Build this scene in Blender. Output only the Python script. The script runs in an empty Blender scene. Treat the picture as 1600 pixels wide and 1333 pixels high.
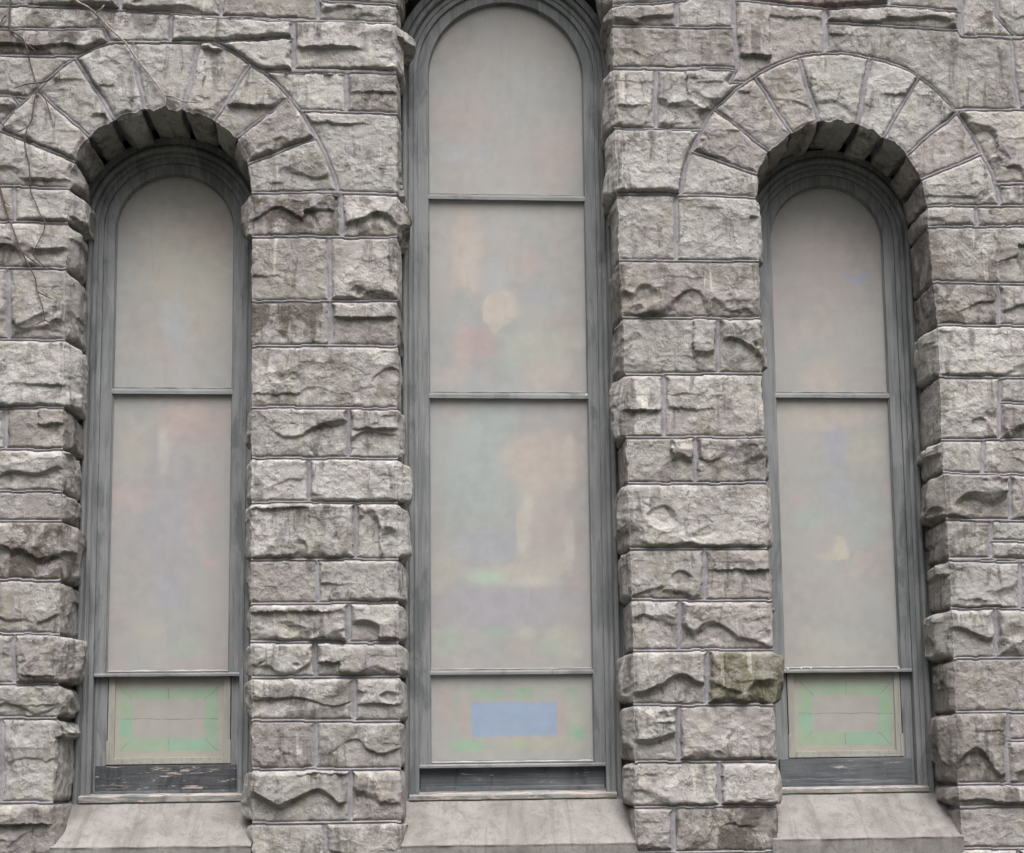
import bpy, math
import numpy as np
from mathutils import Matrix, Vector

# ------------------------------------------------------------------ camera, sky, sun, exposure
F, PP, V, H = 2141.0, (853.0, 964.0), (600.0, -17640.0), (32500.0, 780.0)
Zc = np.array([V[0]-PP[0], -(V[1]-PP[1]), -F]); Zc /= np.linalg.norm(Zc)
Xc = np.array([H[0]-PP[0], -(H[1]-PP[1]), -F]); Xc -= Xc.dot(Zc)*Zc; Xc /= np.linalg.norm(Xc)
Yc = np.cross(Zc, Xc)
RW = np.array([Xc, Yc, Zc])                    # camera axes -> world axes
CAM = np.array([0.0, -F/400.0, 1.75])

scene = bpy.context.scene
col = scene.collection
cd = bpy.data.cameras.new('camera'); cam = bpy.data.objects.new('camera', cd); col.objects.link(cam)
cd.sensor_width = 36.0; cd.lens = F/1600*36.0
cd.shift_x = (800-PP[0])/1600; cd.shift_y = (PP[1]-666.5)/1600
cd.clip_end = 500
cam.matrix_world = Matrix.Translation(Vector(CAM)) @ Matrix([list(r) for r in RW]).to_4x4()
scene.camera = cam

SUN_EL, SUN_AZ = math.radians(62), math.radians(12)      # behind the camera, a little to the right
w = bpy.data.worlds.new('World'); scene.world = w; w.use_nodes = True
nt = w.node_tree; bg = nt.nodes['Background']
sky = nt.nodes.new('ShaderNodeTexSky'); sky.sky_type = 'NISHITA'; sky.sun_disc = False
sky.sun_elevation = SUN_EL; sky.sun_rotation = math.pi - SUN_AZ
sky.air_density = 1.0; sky.dust_density = 6.0; sky.ozone_density = 1.0
hs = nt.nodes.new('ShaderNodeHueSaturation'); hs.inputs['Saturation'].default_value = 0.15
nt.links.new(sky.outputs[0], hs.inputs['Color'])
# overcast: the cloud deck is brightest overhead and dull towards the horizon
tc = nt.nodes.new('ShaderNodeTexCoord'); sep = nt.nodes.new('ShaderNodeSeparateXYZ'); nt.links.new(tc.outputs['Generated'], sep.inputs[0])
mr = nt.nodes.new('ShaderNodeMapRange'); mr.inputs[1].default_value = 0.0; mr.inputs[2].default_value = 1.0
mr.inputs[3].default_value = 0.01; mr.inputs[4].default_value = 3.7
pw = nt.nodes.new('ShaderNodeMath'); pw.operation = 'POWER'; pw.use_clamp = True; pw.inputs[1].default_value = 1.5
nt.links.new(sep.outputs['Z'], pw.inputs[0]); nt.links.new(pw.outputs[0], mr.inputs[0])
vm = nt.nodes.new('ShaderNodeVectorMath'); vm.operation = 'SCALE'
nt.links.new(hs.outputs[0], vm.inputs[0]); nt.links.new(mr.outputs[0], vm.inputs['Scale']); nt.links.new(vm.outputs[0], bg.inputs[0])
bg.inputs[1].default_value = 0.12
sd = bpy.data.lights.new('sun', 'SUN'); sd.energy = 1.3; sd.angle = math.radians(35); sd.color = (1.0, 0.985, 0.975)
so = bpy.data.objects.new('sun', sd); col.objects.link(so)
dirv = Vector((math.sin(SUN_AZ)*math.cos(SUN_EL), -math.cos(SUN_AZ)*math.cos(SUN_EL), math.sin(SUN_EL)))
so.rotation_euler = dirv.to_track_quat('Z', 'Y').to_euler(); so.location = (0, -6, 12)
scene.view_settings.view_transform = 'Standard'; scene.view_settings.look = 'None'
scene.view_settings.exposure = 0.20; scene.view_settings.gamma = 1.0
scene.view_settings.use_curve_mapping = False

rng = np.random.default_rng(11)

def P(px, py, d=0.0):
    """world point seen at photo position px,py on the plane y = d"""
    v = RW @ np.array([px-PP[0], -(py-PP[1]), -F]); t = (d-CAM[1])/v[1]
    return CAM + v*t
def toPx(x, z, y=0.0):
    q = np.stack([x-CAM[0], np.full_like(x, 1.0)*(y-CAM[1]), z-CAM[2]], -1) @ RW
    return PP[0]+F*q[..., 0]/-q[..., 2], PP[1]-F*q[..., 1]/-q[..., 2]
def wx(px, py, d=0.0): return P(px, py, d)[0]
def wz(px, py, d=0.0): return P(px, py, d)[2]

# ------------------------------------------------------------------ numpy noise
def hsh(i, j, k=0):
    n = (i.astype(np.int64)*374761393 + j.astype(np.int64)*668265263 + int(k)*1274126177) & 0xffffffff
    n = ((n ^ (n >> 13))*1274126177) & 0xffffffff
    n = ((n ^ (n >> 16))*2246822519) & 0xffffffff
    return ((n ^ (n >> 15)) & 0xffffff)/float(0xffffff)
def noise(x, y, k=0):
    i = np.floor(x); j = np.floor(y); u = x-i; v = y-j
    i = i.astype(np.int64); j = j.astype(np.int64)
    def g(a, b):
        t = hsh(i+a, j+b, k)*2*np.pi
        return np.cos(t)*(u-a)+np.sin(t)*(v-b)
    su = u*u*u*(u*(u*6-15)+10); sv = v*v*v*(v*(v*6-15)+10)
    return ((g(0,0)*(1-su)+g(1,0)*su)*(1-sv)+(g(0,1)*(1-su)+g(1,1)*su)*sv)*1.5
def fbm(x, y, k=0, o=4, gain=.5):
    r = 0; a = 1.0
    for q in range(o):
        r = r+a*noise(x*2**q+17.3*q, y*2**q-9.1*q, k+q*7); a *= gain
    return r
def scallop(x, y, k=0, q=1.0, tilt=.35, lvl=.5):
    """lower envelope of shallow bowls: smooth hollows that meet in sharp ridges (cell size 1)"""
    i = np.floor(x).astype(np.int64); j = np.floor(y).astype(np.int64)
    r = np.full(x.shape, 9.0)
    for a in (-1, 0, 1):
        for b in (-1, 0, 1):
            ii = i+a; jj = j+b
            cx = ii+hsh(ii, jj, k); cy = jj+hsh(ii, jj, k+1)
            dx = x-cx; dy = y-cy
            h = lvl*hsh(ii, jj, k+2)+q*(dx*dx+dy*dy)+tilt*((hsh(ii, jj, k+3)-.5)*2*dx+(hsh(ii, jj, k+4)-.75)*2*dy)
            r = np.minimum(r, h)
    return r
def sm(a, b, x):
    t = np.clip((x-a)/(b-a), 0, 1); return t*t*(3-2*t)

# ------------------------------------------------------------------ scene helpers
def setp(o, label=None, cat=None, group=None, kind=None):
    if label: o['label'] = label
    if cat: o['category'] = cat
    if group: o['group'] = group
    if kind: o['kind'] = kind
    return o
def empty(name, loc):
    o = bpy.data.objects.new(name, None); o.location = loc; o.empty_display_size = .1
    col.objects.link(o); return o
def npmesh(name, verts, quads, mats, parent=None, smooth=True, midx=None, fattr=None, vcol=None):
    me = bpy.data.meshes.new(name)
    verts = np.asarray(verts, np.float32); quads = np.asarray(quads, np.int32)
    me.vertices.add(len(verts)); me.vertices.foreach_set('co', verts.ravel())
    k = quads.shape[1]; n = len(quads)
    me.loops.add(n*k); me.loops.foreach_set('vertex_index', quads.ravel())
    me.polygons.add(n); me.polygons.foreach_set('loop_start', np.arange(n, dtype=np.int32)*k)
    me.polygons.foreach_set('loop_total', np.full(n, k, np.int32))
    me.polygons.foreach_set('use_smooth', np.full(n, smooth))
    for m in (mats if isinstance(mats, (list, tuple)) else [mats]): me.materials.append(m)
    if midx is not None: me.polygons.foreach_set('material_index', midx.astype(np.int32))
    if fattr:
        for key, val in fattr.items():
            a = me.attributes.new(key, 'FLOAT', 'FACE'); a.data.foreach_set('value', np.asarray(val, np.float32))
    if vcol is not None:
        a = me.attributes.new('glass_colour', 'FLOAT_COLOR', 'POINT')
        a.data.foreach_set('color', np.asarray(vcol, np.float32).ravel())
    me.update(calc_edges=True); me.validate()
    o = bpy.data.objects.new(name, me); col.objects.link(o)
    if parent is not None: attach(o, parent)
    return o
def attach(o, parent):
    o.parent = parent
    loc = Vector(parent.location) if parent.type == 'EMPTY' else Vector((0, 0, 0))
    o.matrix_parent_inverse = Matrix.Translation(-loc)

# ------------------------------------------------------------------ materials
def mat(name):
    m = bpy.data.materials.new(name); m.use_nodes = True
    return m, m.node_tree, m.node_tree.nodes['Principled BSDF']
class NB:
    def __init__(s, nt): s.nt = nt
    def n(s, t, **kw):
        o = s.nt.nodes.new(t)
        for k, v in kw.items(): setattr(o, k, v)
        return o
    def l(s, a, b): s.nt.links.new(a, b)
    def noise(s, vec, scale, detail=6, rough=.6, dist=0):
        o = s.n('ShaderNodeTexNoise'); o.inputs['Scale'].default_value = scale; o.inputs['Detail'].default_value = detail
        o.inputs['Roughness'].default_value = rough; o.inputs['Distortion'].default_value = dist
        s.l(vec, o.inputs['Vector']); return o.outputs['Fac']
    def ramp(s, f, a, b, lo=0., hi=1.):
        o = s.n('ShaderNodeMapRange'); o.interpolation_type = 'SMOOTHSTEP'
        for i, v in enumerate((a, b, lo, hi)): o.inputs[i+1].default_value = v
        s.l(f, o.inputs[0]); return o.outputs[0]
    def mix(s, f, a, b, mode='MIX'):
        o = s.n('ShaderNodeMix', data_type='RGBA', blend_type=mode)
        if isinstance(f, (int, float)): o.inputs[0].default_value = f
        else: s.l(f, o.inputs[0])
        for i, v in ((6, a), (7, b)):
            if isinstance(v, tuple): o.inputs[i].default_value = (*v, 1)
            else: s.l(v, o.inputs[i])
        return o.outputs[2]
    def math(s, op, a, b=None):
        o = s.n('ShaderNodeMath', operation=op)
        for i, v in enumerate((a, b)):
            if v is None: continue
            if isinstance(v, (int, float)): o.inputs[i].default_value = v
            else: s.l(v, o.inputs[i])
        return o.outputs[0]
    def map(s, vec, sc, off=None):
        o = s.n('ShaderNodeVectorMath', operation='MULTIPLY'); o.inputs[1].default_value = sc
        s.l(vec, o.inputs[0]); return o.outputs[0]
    def bump(s, h, strength, dist, bsdf, prev=None):
        o = s.n('ShaderNodeBump'); o.inputs['Strength'].default_value = strength; o.inputs['Distance'].default_value = dist
        s.l(h, o.inputs['Height'])
        if prev is not None: s.l(prev, o.inputs['Normal'])
        s.l(o.outputs[0], bsdf.inputs['Normal']); return o.outputs[0]
    def pos(s):
        return s.n('ShaderNodeNewGeometry').outputs['Position']
    def attr(s, name):
        o = s.n('ShaderNodeAttribute', attribute_name=name, attribute_type='GEOMETRY'); return o.outputs['Fac']

def stone_mat():
    m, t, b = mat('sandstone'); N = NB(t); p = N.pos(); r1 = N.attr('r1'); r2 = N.attr('r2')
    sh = N.n('ShaderNodeCombineXYZ'); N.l(N.math('MULTIPLY', r1, 37.0), sh.inputs[0]); N.l(N.math('MULTIPLY', r2, 23.0), sh.inputs[2])
    ad = N.n('ShaderNodeVectorMath', operation='ADD'); N.l(p, ad.inputs[0]); N.l(sh.outputs[0], ad.inputs[1]); q = ad.outputs[0]
    base = N.mix(N.ramp(N.noise(q, 5, 5, .6), .38, .62), (.278, .254, .238), (.366, .345, .327))
    base = N.mix(N.ramp(r1, 0, 1, 0, .6), base, (.415, .400, .385))
    base = N.mix(N.ramp(r2, .45, 1, 0, .75), base, (.268, .235, .222))
    # mauve, buff and ochre patches
    base = N.mix(N.ramp(N.noise(q, 8, 6, .65, .6), .50, .62, 0, .5), base, (.285, .250, .262))
    base = N.mix(N.ramp(N.noise(N.map(q, (1, 1, .6)), 6.3, 6, .62, .8), .51, .64, 0, .5), base, (.370, .348, .300))
    base = N.mix(N.ramp(N.noise(q, 11.7, 6, .62, 1.2), .54, .64, 0, .5), base, (.44, .43, .425))
    base = N.mix(N.ramp(N.noise(q, 4.7, 7, .66, .9), .555, .66, 0, .5), base, (.215, .195, .155))
    # soot that ran down the faces, strongest on some stones
    st = N.ramp(N.noise(N.map(q, (1, 1, .20)), 24, 6, .62, .5), .48, .64)
    md = N.ramp(N.noise(q, 6.1, 4, .6), .44, .58)
    base = N.mix(N.math('MULTIPLY', N.math('MULTIPLY', st, md), .75), base, (.115, .103, .095))
    blot = N.ramp(N.noise(q, 12, 8, .72, 1.2), .53, .62)
    b2 = N.ramp(N.noise(q, 3.1, 3, .5), .44, .60)
    base = N.mix(N.math('MULTIPLY', N.math('MULTIPLY', blot, b2), .75), base, (.105, .094, .085))
    fn = N.ramp(N.noise(q, 48, 8, .75, .6), .54, .66)
    base = N.mix(N.math('MULTIPLY', fn, .30), base, (.13, .115, .108))
    # bedding lines
    bl = N.ramp(N.noise(N.map(q, (.35, 1, 6)), 12, 5, .65, .3), .56, .68)
    base = N.mix(N.math('MULTIPLY', bl, .16), base, (.17, .15, .145))
    # lichen
    li = N.ramp(N.noise(q, 5.2, 7, .7, .5), .56, .66)
    base = N.mix(N.math('MULTIPLY', li, .35), base, (.27, .275, .20))
    pb = N.math('FRACT', N.math('MULTIPLY', r1, 7.31)); pbr = N.ramp(pb, 0, 1, .87, 1.07)
    base = N.mix(1.0, base, pbr, 'MULTIPLY')
    mo = N.attr('moss')
    base = N.mix(N.math('MULTIPLY', mo, N.ramp(N.noise(q, 9, 7, .72, .8), .40, .56, .25, .85)), base, (.125, .120, .075))
    base = N.mix(N.math('MULTIPLY', mo, N.ramp(N.noise(N.map(q, (1, 1, .5)), 15, 7, .72, .8), .52, .62, 0, .7)), base, (.060, .055, .035))
    sn = N.attr('stain')
    base = N.mix(N.math('MULTIPLY', sn, N.ramp(N.noise(N.map(q, (1, 1, .8)), 7.5, 8, .68, 1.0), .47, .57, 0, .85)), base, (.085, .070, .058))
    vc = N.n('ShaderNodeTexVoronoi', feature='DISTANCE_TO_EDGE'); vc.inputs['Scale'].default_value = 9
    wc = N.n('ShaderNodeVectorMath', operation='MULTIPLY_ADD'); nc = N.n('ShaderNodeTexNoise'); nc.inputs['Scale'].default_value = 9; nc.inputs['Detail'].default_value = 6
    N.l(q, nc.inputs['Vector']); N.l(nc.outputs['Color'], wc.inputs[0]); wc.inputs[1].default_value = (.22, .22, .16); N.l(q, wc.inputs[2]); N.l(wc.outputs[0], vc.inputs['Vector'])
    ck_ = N.math('MULTIPLY', N.ramp(vc.outputs['Distance'], .0, .016, 1, 0), N.ramp(N.noise(q, 5.7, 4, .6), .50, .60))
    base = N.mix(N.math('MULTIPLY', ck_, .7), base, (.085, .075, .070))
    rd = N.attr('iron')
    base = N.mix(N.math('MULTIPLY', rd, N.ramp(N.noise(q, 20, 6, .7), .3, .6, .3, .9)), base, (.17, .115, .11))
    # bright calcite runs
    cr = N.ramp(N.noise(N.map(q, (1, 1, .1)), 26, 3, .5), .66, .74)
    base = N.mix(N.math('MULTIPLY', cr, .45), base, (.55, .52, .46))
    gr = N.ramp(N.noise(q, 230, 4, .75), .36, .64, .87, 1.12)
    base = N.mix(1.0, base, gr, 'MULTIPLY')
    N.l(base, b.inputs['Base Color']); b.inputs['Roughness'].default_value = .92
    b.inputs['Specular IOR Level'].default_value = .2
    n1 = N.bump(N.noise(q, 55, 9, .72, .5), .75, .007, b)
    wv = N.n('ShaderNodeVectorMath', operation='MULTIPLY_ADD'); nv = N.n('ShaderNodeTexNoise'); nv.inputs['Scale'].default_value = 30; nv.inputs['Detail'].default_value = 4
    N.l(q, nv.inputs['Vector']); N.l(nv.outputs['Color'], wv.inputs[0]); wv.inputs[1].default_value = (.035, .035, .035); N.l(q, wv.inputs[2])
    vo = N.n('ShaderNodeTexVoronoi'); vo.inputs['Scale'].default_value = 24; N.l(wv.outputs[0], vo.inputs['Vector'])
    n3 = N.bump(N.math('MULTIPLY', vo.outputs['Distance'], N.ramp(N.noise(q, 6.5, 4, .6), .44, .60)), .5, .014, b, n1)
    n2 = N.bump(N.noise(q, 21, 6, .6, .9), .4, .010, b, n3)
    return m
def mortar_mat():
    m, t, b = mat('pointing_mortar'); N = NB(t); p = N.pos()
    c = N.mix(N.ramp(N.noise(p, 12, 6, .65), .35, .65), (.195, .182, .190), (.300, .284, .294))
    c = N.mix(N.ramp(N.noise(p, 33, 6, .7), .55, .70, 0, .5), c, (.14, .125, .128))
    N.l(c, b.inputs['Base Color']); b.inputs['Roughness'].default_value = .95
    b.inputs['Specular IOR Level'].default_value = .2
    N.bump(N.noise(p, 160, 6, .7), .6, .004, b)
    return m
def wood_mat(name, c1, c2, dark, peel=0.0, horiz=False):
    m, t, b = mat(name); N = NB(t); p = N.pos()
    gsc = (1, 1, .05) if not horiz else (.05, 1, 1)
    c = N.mix(N.ramp(N.noise(p, 5, 5, .6), .3, .7), c1, c2)
    c = N.mix(N.ramp(N.noise(N.map(p, gsc), 75, 6, .7), .47, .60, 0, .45), c, dark)
    c = N.mix(N.ramp(N.noise(N.map(p, (1, 1, .3)), 7, 6, .7, .8), .51, .63, 0, .65), c, dark)
    c = N.mix(N.ramp(N.noise(N.map(p, gsc), 40, 6, .75), .56, .66, 0, .4), c, (.28, .295, .30))
    fl = N.ramp(N.noise(N.map(p, (1, 1, .5)), 60, 5, .8), .70, .74)
    c = N.mix(N.math('MULTIPLY', fl, .5), c, (.42, .42, .40))
    if peel:
        pm = N.ramp(N.noise(N.map(p, (.35, 1, 2.2)), 24, 7, .75, .7), .60-.1*peel, .63-.1*peel)
        c = N.mix(N.math('MULTIPLY', pm, .85), c, (.40, .335, .30))
    N.l(c, b.inputs['Base Color']); b.inputs['Roughness'].default_value = .72
    b.inputs['Specular IOR Level'].default_value = .3
    N.bump(N.noise(N.map(p, gsc), 130, 6, .7), .45, .003, b)
    return m
def pane_mat():
    m, t, b = mat('clouded_storm_pane'); N = NB(t); p = N.pos()
    c = N.mix(N.ramp(N.noise(p, 3, 4, .6), .3, .7), (.348, .334, .323), (.388, .374, .363))
    c = N.mix(N.ramp(N.noise(p, 330, 2, .6), .3, .7, 0, .16), c, (.25, .24, .225))
    dz = N.ramp(N.noise(N.map(p, (1, 1, .12)), 20, 5, .65), .5, .75, 0, .14)
    c = N.mix(dz, c, (.25, .24, .225))
    N.l(c, b.inputs['Base Color']); b.inputs['Roughness'].default_value = .75
    b.inputs['Specular IOR Level'].default_value = .25
    tr = N.n('ShaderNodeBsdfTransparent'); mx = N.n('ShaderNodeMixShader')
    mx.inputs[0].default_value = .52
    N.l(b.outputs[0], mx.inputs[1]); N.l(tr.outputs[0], mx.inputs[2])
    N.l(mx.outputs[0], t.nodes['Material Output'].inputs['Surface'])
    return m
def stained_mat():
    m, t, b = mat('stained_glass'); N = NB(t)
    a = N.n('ShaderNodeAttribute', attribute_name='glass_colour', attribute_type='GEOMETRY')
    c = N.mix(1.0, a.outputs['Color'], N.ramp(N.noise(N.pos(), 18, 5, .6), .3, .7, .9, 1.1), 'MULTIPLY')
    N.l(c, b.inputs['Base Color']); b.inputs['Roughness'].default_value = .6
    return m
def flat_mat(name, c, rough=.8, var=.2, sc=20):
    m, t, b = mat(name); N = NB(t); p = N.pos()
    k = N.mix(N.ramp(N.noise(p, sc, 6, .65), .3, .7), tuple(v*(1-var) for v in c), tuple(v*(1+var) for v in c))
    N.l(k, b.inputs['Base Color']); b.inputs['Roughness'].default_value = rough
    N.bump(N.noise(p, sc*6, 5, .7), .4, .004, b)
    return m
M_STONE = stone_mat(); M_MORTAR = mortar_mat()
M_WOOD = wood_mat('grey_painted_wood', (.168, .175, .176), (.215, .221, .222), (.078, .083, .086))
M_RAIL = wood_mat('weathered_dark_rail', (.072, .078, .086), (.125, .13, .135), (.035, .038, .044), -.25, True)
M_RAILL = wood_mat('blackened_peeling_rail', (.040, .042, .047), (.080, .083, .088), (.020, .022, .026), .22, True)
M_SILLW = wood_mat('weathered_wood_sill', (.20, .20, .19), (.27, .265, .25), (.10, .10, .10), .9, True)
M_MUNT = wood_mat('pale_grey_glazing_bar', (.215, .22, .225), (.29, .29, .295), (.13, .135, .14), 0, True)
M_PUTTY = flat_mat('pale_putty', (.30, .298, .29), .8, .12, 60)
M_NAIL = flat_mat('white_nail_head', (.7,.7,.68), .6, .1, 50); M_PANE = pane_mat(); M_STAIN = stained_mat()
M_HOPPER = wood_mat('beige_hopper_paint', (.26, .25, .22), (.31, .30, .265), (.18, .175, .16))

# ------------------------------------------------------------------ wall: outlines of the openings (photo pixels)
def arc(cx, cy, r, a0, a1, n):
    return [(cx+r*math.cos(math.radians(a)), cy-r*math.sin(math.radians(a))) for a in np.linspace(a0, a1, n)]
OPEN = dict(
 L=[(79,1400),(83,1256),(93,990),(97,770),(102,560),(103,440),(106,350),(109,292),(112,270),(120,245),(138,215),(158,199),(183,186),(205,177),(228,171),(252,169),(287,173),(312,179),(333,187),(352,200),(369,218),(384,243),(391,270),(394,300),
    (394,340),(394,600),(393,850),(392,1000),(394,1150),(395,1400)],
 M=[(630,1400),(626,1200),(623,1000),(621,850),(621,600),(620,350),(620,150),(619,15)]+arc(788.5,8,169.5,176,4,22)+
   [(957,15),(958,100),(960,200),(965,300),(967,400),(973,500),(977,620),(980,760),(985,870),(989,1000),(991,1190),(994,1400)],
 R=[(1214,1400),(1213,1190),(1208,1090),(1205,940),(1198,850),(1195,690),(1189,600),(1186,410),(1181,305),(1184,271),(1191,251),(1203,234),(1220,219),(1237,207),(1258,197),(1281,191),(1310,189),(1341,195),(1362,203),(1383,214),(1402,228),(1418,244),(1430,262),(1440,285),(1447,318),
    (1450,350),(1457,440),(1465,510),(1468,590),(1471,690),(1473,740),(1479,810),(1483,880),(1486,950),(1490,1030),(1493,1113),(1496,1225),(1500,1260),(1503,1400)])

# ------------------------------------------------------------------ wall: stones (photo pixels); (part key, polygon)
ST = []
def stone(part, *pts, **kw): ST.append((part, list(pts), kw))
def course(part, xl, xr, tl, tr, bl, br, *splits, **kw):
    xs = [xl, *splits, xr]
    for a, b in zip(xs[:-1], xs[1:]):
        f = lambda x: (x-xl)/(xr-xl)
        stone(part, (a, tl+(tr-tl)*f(a)), (b, tl+(tr-tl)*f(b)), (b, bl+(br-bl)*f(b)), (a, bl+(br-bl)*f(a)), **kw)
U = 'U'
# upper masonry, left half
course(U, -140, 640, -42, -38, 9, 38, 40, 188, 346, 497)
stone(U, (-140,9),(100,11),(268,22),(266,66),(172,66),(160,47),(-140,46))
stone(U, (-140,46),(160,47),(172,66),(150,90),(-140,88))
stone(U, (268,22),(350,30),(458,34),(457,60),(345,66),(266,66))
stone(U, (458,34),(640,38),(640,112),(460,110))
stone(U, (300,66),(345,66),(457,60),(460,113),(400,113))
stone(U, (-140,87),(130,89),(110,160),(20,151),(-140,144), )
stone(U, (-140,144),(20,151),(60,200),(20,292),(-140,286))
stone(U, (400,112),(541,113),(541,176),(440,172))
stone(U, (541,113),(640,115),(640,180),(541,176))
stone(U, (440,173),(541,176),(640,180),(640,304),(500,299))
# upper masonry, right half
course(U, 935, 1146, -42, -42, 41, 45, 1059)
stone(U, (935,41),(1146,45),(1151,107),(935,107))
course(U, 935, 1200, 107, 112, 200, 207, 1024)
stone(U, (935,200),(1130,205),(1130,306),(935,303))
stone(U, (1146,1),(1200,6),(1287,14),(1290,130),(1140,130),(1151,107))
stone(U, (1146,-42),(1388,-42),(1388,9),(1287,14),(1200,6),(1146,1), iron=1)
stone(U, (1388,-42),(1500,-42),(1498,19),(1388,10))
stone(U, (1287,14),(1388,10),(1498,19),(1497,48),(1290,36))
stone(U, (1290,36),(1497,48),(1502,57),(1577,60),(1590,172),(1480,172),(1400,130),(1290,130))
stone(U, (1500,-42),(1556,-42),(1558,28),(1585,58),(1502,58), rough=1.8)
stone(U, (1556,-42),(1760,-42),(1760,60),(1585,58),(1558,28))
stone(U, (1577,60),(1760,62),(1760,175),(1590,172))
stone(U, (1480,174),(1590,172),(1760,175),(1760,288),(1500,287))
course(U, 1500, 1760, 289, 288, 322, 324, 1640)
# left pier
course('A', -140, 130, 287, 292, 343, 350, 22)
course('A', -140, 130, 343, 350, 418, 421)
course('A', -140, 130, 418, 421, 530, 532, 14)
course('A', -140, 130, 530, 532, 637, 638, -95)
course('A', -140, 130, 637, 638, 703, 703, 9)
course('A', -140, 130, 703, 703, 768, 768, -60)
course('A', -140, 130, 768, 768, 814, 814, -20)
course('A', -140, 130, 814, 814, 905, 907, -100)
course('A', -140, 130, 905, 907, 989, 991, -50)
course('A', -140, 130, 989, 991, 1068, 1069, 23)
course('A', -140, 130, 1068, 1069, 1121, 1122, -80)
course('A', -140, 130, 1121, 1122, 1253, 1254, 3)
course('A', -140, 110, 1253, 1254, 1342, 1342, -70)
# second pier
B = [(300,304),(370,372),(471,471),(541,541),(637,639),(715,718),(784,787),(875,875),(944,941),(1003,1004),(1060,1057),(1126,1126),(1201,1203),(1286,1283),(1372,1370)]
BS = [534,515,516,None,545,483,555,496,546,493,554,493,548,509]
for k in range(14):
    course('B', 370, 655, *B[k], *B[k+1], *([BS[k]] if BS[k] else []), **({'flute': 1} if k == 6 else {}))
# third pier
Cc = [(304,307),(407,409),(496,499),(586,584),(684,684),(756,755),(858,857),(937,939),(1018,1015),(1102,1101),(1191,1190),(1262,1259),(1331,1331),(1402,1400)]
CS = [1056,None,1122,1037,1086,None,1101,1062,1105,1060,1124,1052,1110]
for k in range(13):
    if k == 8:
        course('C', 935, 1105, 1018, 1016, 1102, 1102, rough=1.5)
        course('C', 1105, 1240, 1016, 1015, 1102, 1101, moss=1, rough=1.5, proud=.03)
    else: course('C', 935, 1240, *Cc[k], *Cc[k+1], *([CS[k]] if CS[k] else []))
# right pier
course('D', 1425, 1760, 321, 323, 356, 351, 1525)
course('D', 1425, 1760, 356, 351, 440, 450, rough=1.5)
course('D', 1425, 1760, 440, 450, 508, 512, 1560, rough=1.6)
course('D', 1425, 1760, 508, 512, 588, 594, 1680)
course('D', 1425, 1561, 588, 591, 689, 688)
course('D', 1561, 1760, 591, 594, 630, 634); course('D', 1561, 1760, 630, 634, 688, 684, 1655)
course('D', 1425, 1760, 689, 684, 738, 746, 1535, 1690)
course('D', 1425, 1760, 738, 746, 809, 818, 1577)
course('D', 1425, 1547, 809, 813, 874, 873)
course('D', 1547, 1760, 813, 818, 845, 850); course('D', 1547, 1760, 845, 850, 873, 882, 1640)
course('D', 1425, 1760, 874, 882, 950, 954, 1593)
course('D', 1425, 1760, 950, 954, 1030, 1026, 1555)
course('D', 1425, 1760, 1030, 1026, 1113, 1113, 1660, rough=1.5)
course('D', 1425, 1574, 1113, 1113, 1226, 1225, rough=1.5)
course('D', 1574, 1760, 1113, 1113, 1157, 1157); course('D', 1574, 1760, 1157, 1157, 1225, 1222, 1680)
course('D', 1425, 1760, 1226, 1222, 1262, 1256, 1640)
course('D', 1480, 1760, 1262, 1256, 1327, 1324, 1700)
# under the sills
course('A', -140, 84, 1342, 1342, 1420, 1420, 20)
course('W', 60, 410, 1345, 1347, 1440, 1440, 240)
course('W', 610, 1010, 1345, 1345, 1440, 1440, 790)
course('W', 1200, 1520, 1343, 1340, 1440, 1440, 1350)
course('D', 1480, 1760, 1327, 1324, 1420, 1420, 1590)
# voussoir rings (painted last, so that they cut into the courses)
def ring(key, c, ri, ro, outer, inner, bot_l, bot_r):
    for k in range(len(outer)-1):
        o0, o1 = np.array(outer[k]), np.array(outer[k+1]); i0, i1 = np.array(inner[k]), np.array(inner[k+1])
        c_ = np.array(c); a0 = math.atan2(-(o0-c_)[1], (o0-c_)[0]); a1 = math.atan2(-(o1-c_)[1], (o1-c_)[0])
        if a1 > a0: a1 -= 2*math.pi
        r0, r1 = np.linalg.norm(o0-c_), np.linalg.norm(o1-c_)
        mid = [tuple(c_+(r0+(r1-r0)*t)*np.array([math.cos(a0+(a1-a0)*t), -math.sin(a0+(a1-a0)*t)])) for t in np.linspace(0, 1, 6)]
        if key == 'VL' and k in (2, 3, 4, 5): mid = [(x, max(y, 67+.0*x)) for x, y in mid]
        e = lambda i: tuple(i+(c_-i)*.16)
        stone(key, *mid, e(i1), e(i0), vous=1)
ring('VL', (251,319), 149, 268, [(-8,290),(-2,203),(58,142),(117,92),(208,60),(312,58),(392,102),(453,153),(494,218),(528,300)],
     [(109,291),(117,251),(140,213),(183,185),(224,171),(288,171),(336,186),(368,216),(389,254),(396,299)], 0, 0)
ring('VR', (1309,333), 142, 249, [(1063,304),(1080,238),(1116,172),(1178,121),(1246,90),(1358,90),(1436,122),(1494,176),(1534,242),(1563,321)],
     [(1181,306),(1184,271),(1201,234),(1238,207),(1281,190),(1341,195),(1381,213),(1417,243),(1438,281),(1447,321)], 0, 0)
am = np.linspace(182, -2, 12)
ring('VM', (788.5,8), 170, 285, [(788.5+285*math.cos(math.radians(a)), -8-285*math.sin(math.radians(a))) for a in am],
     [(788.5+169*math.cos(math.radians(a)), 6-169*math.sin(math.radians(a))) for a in am], 0, 0)

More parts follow.
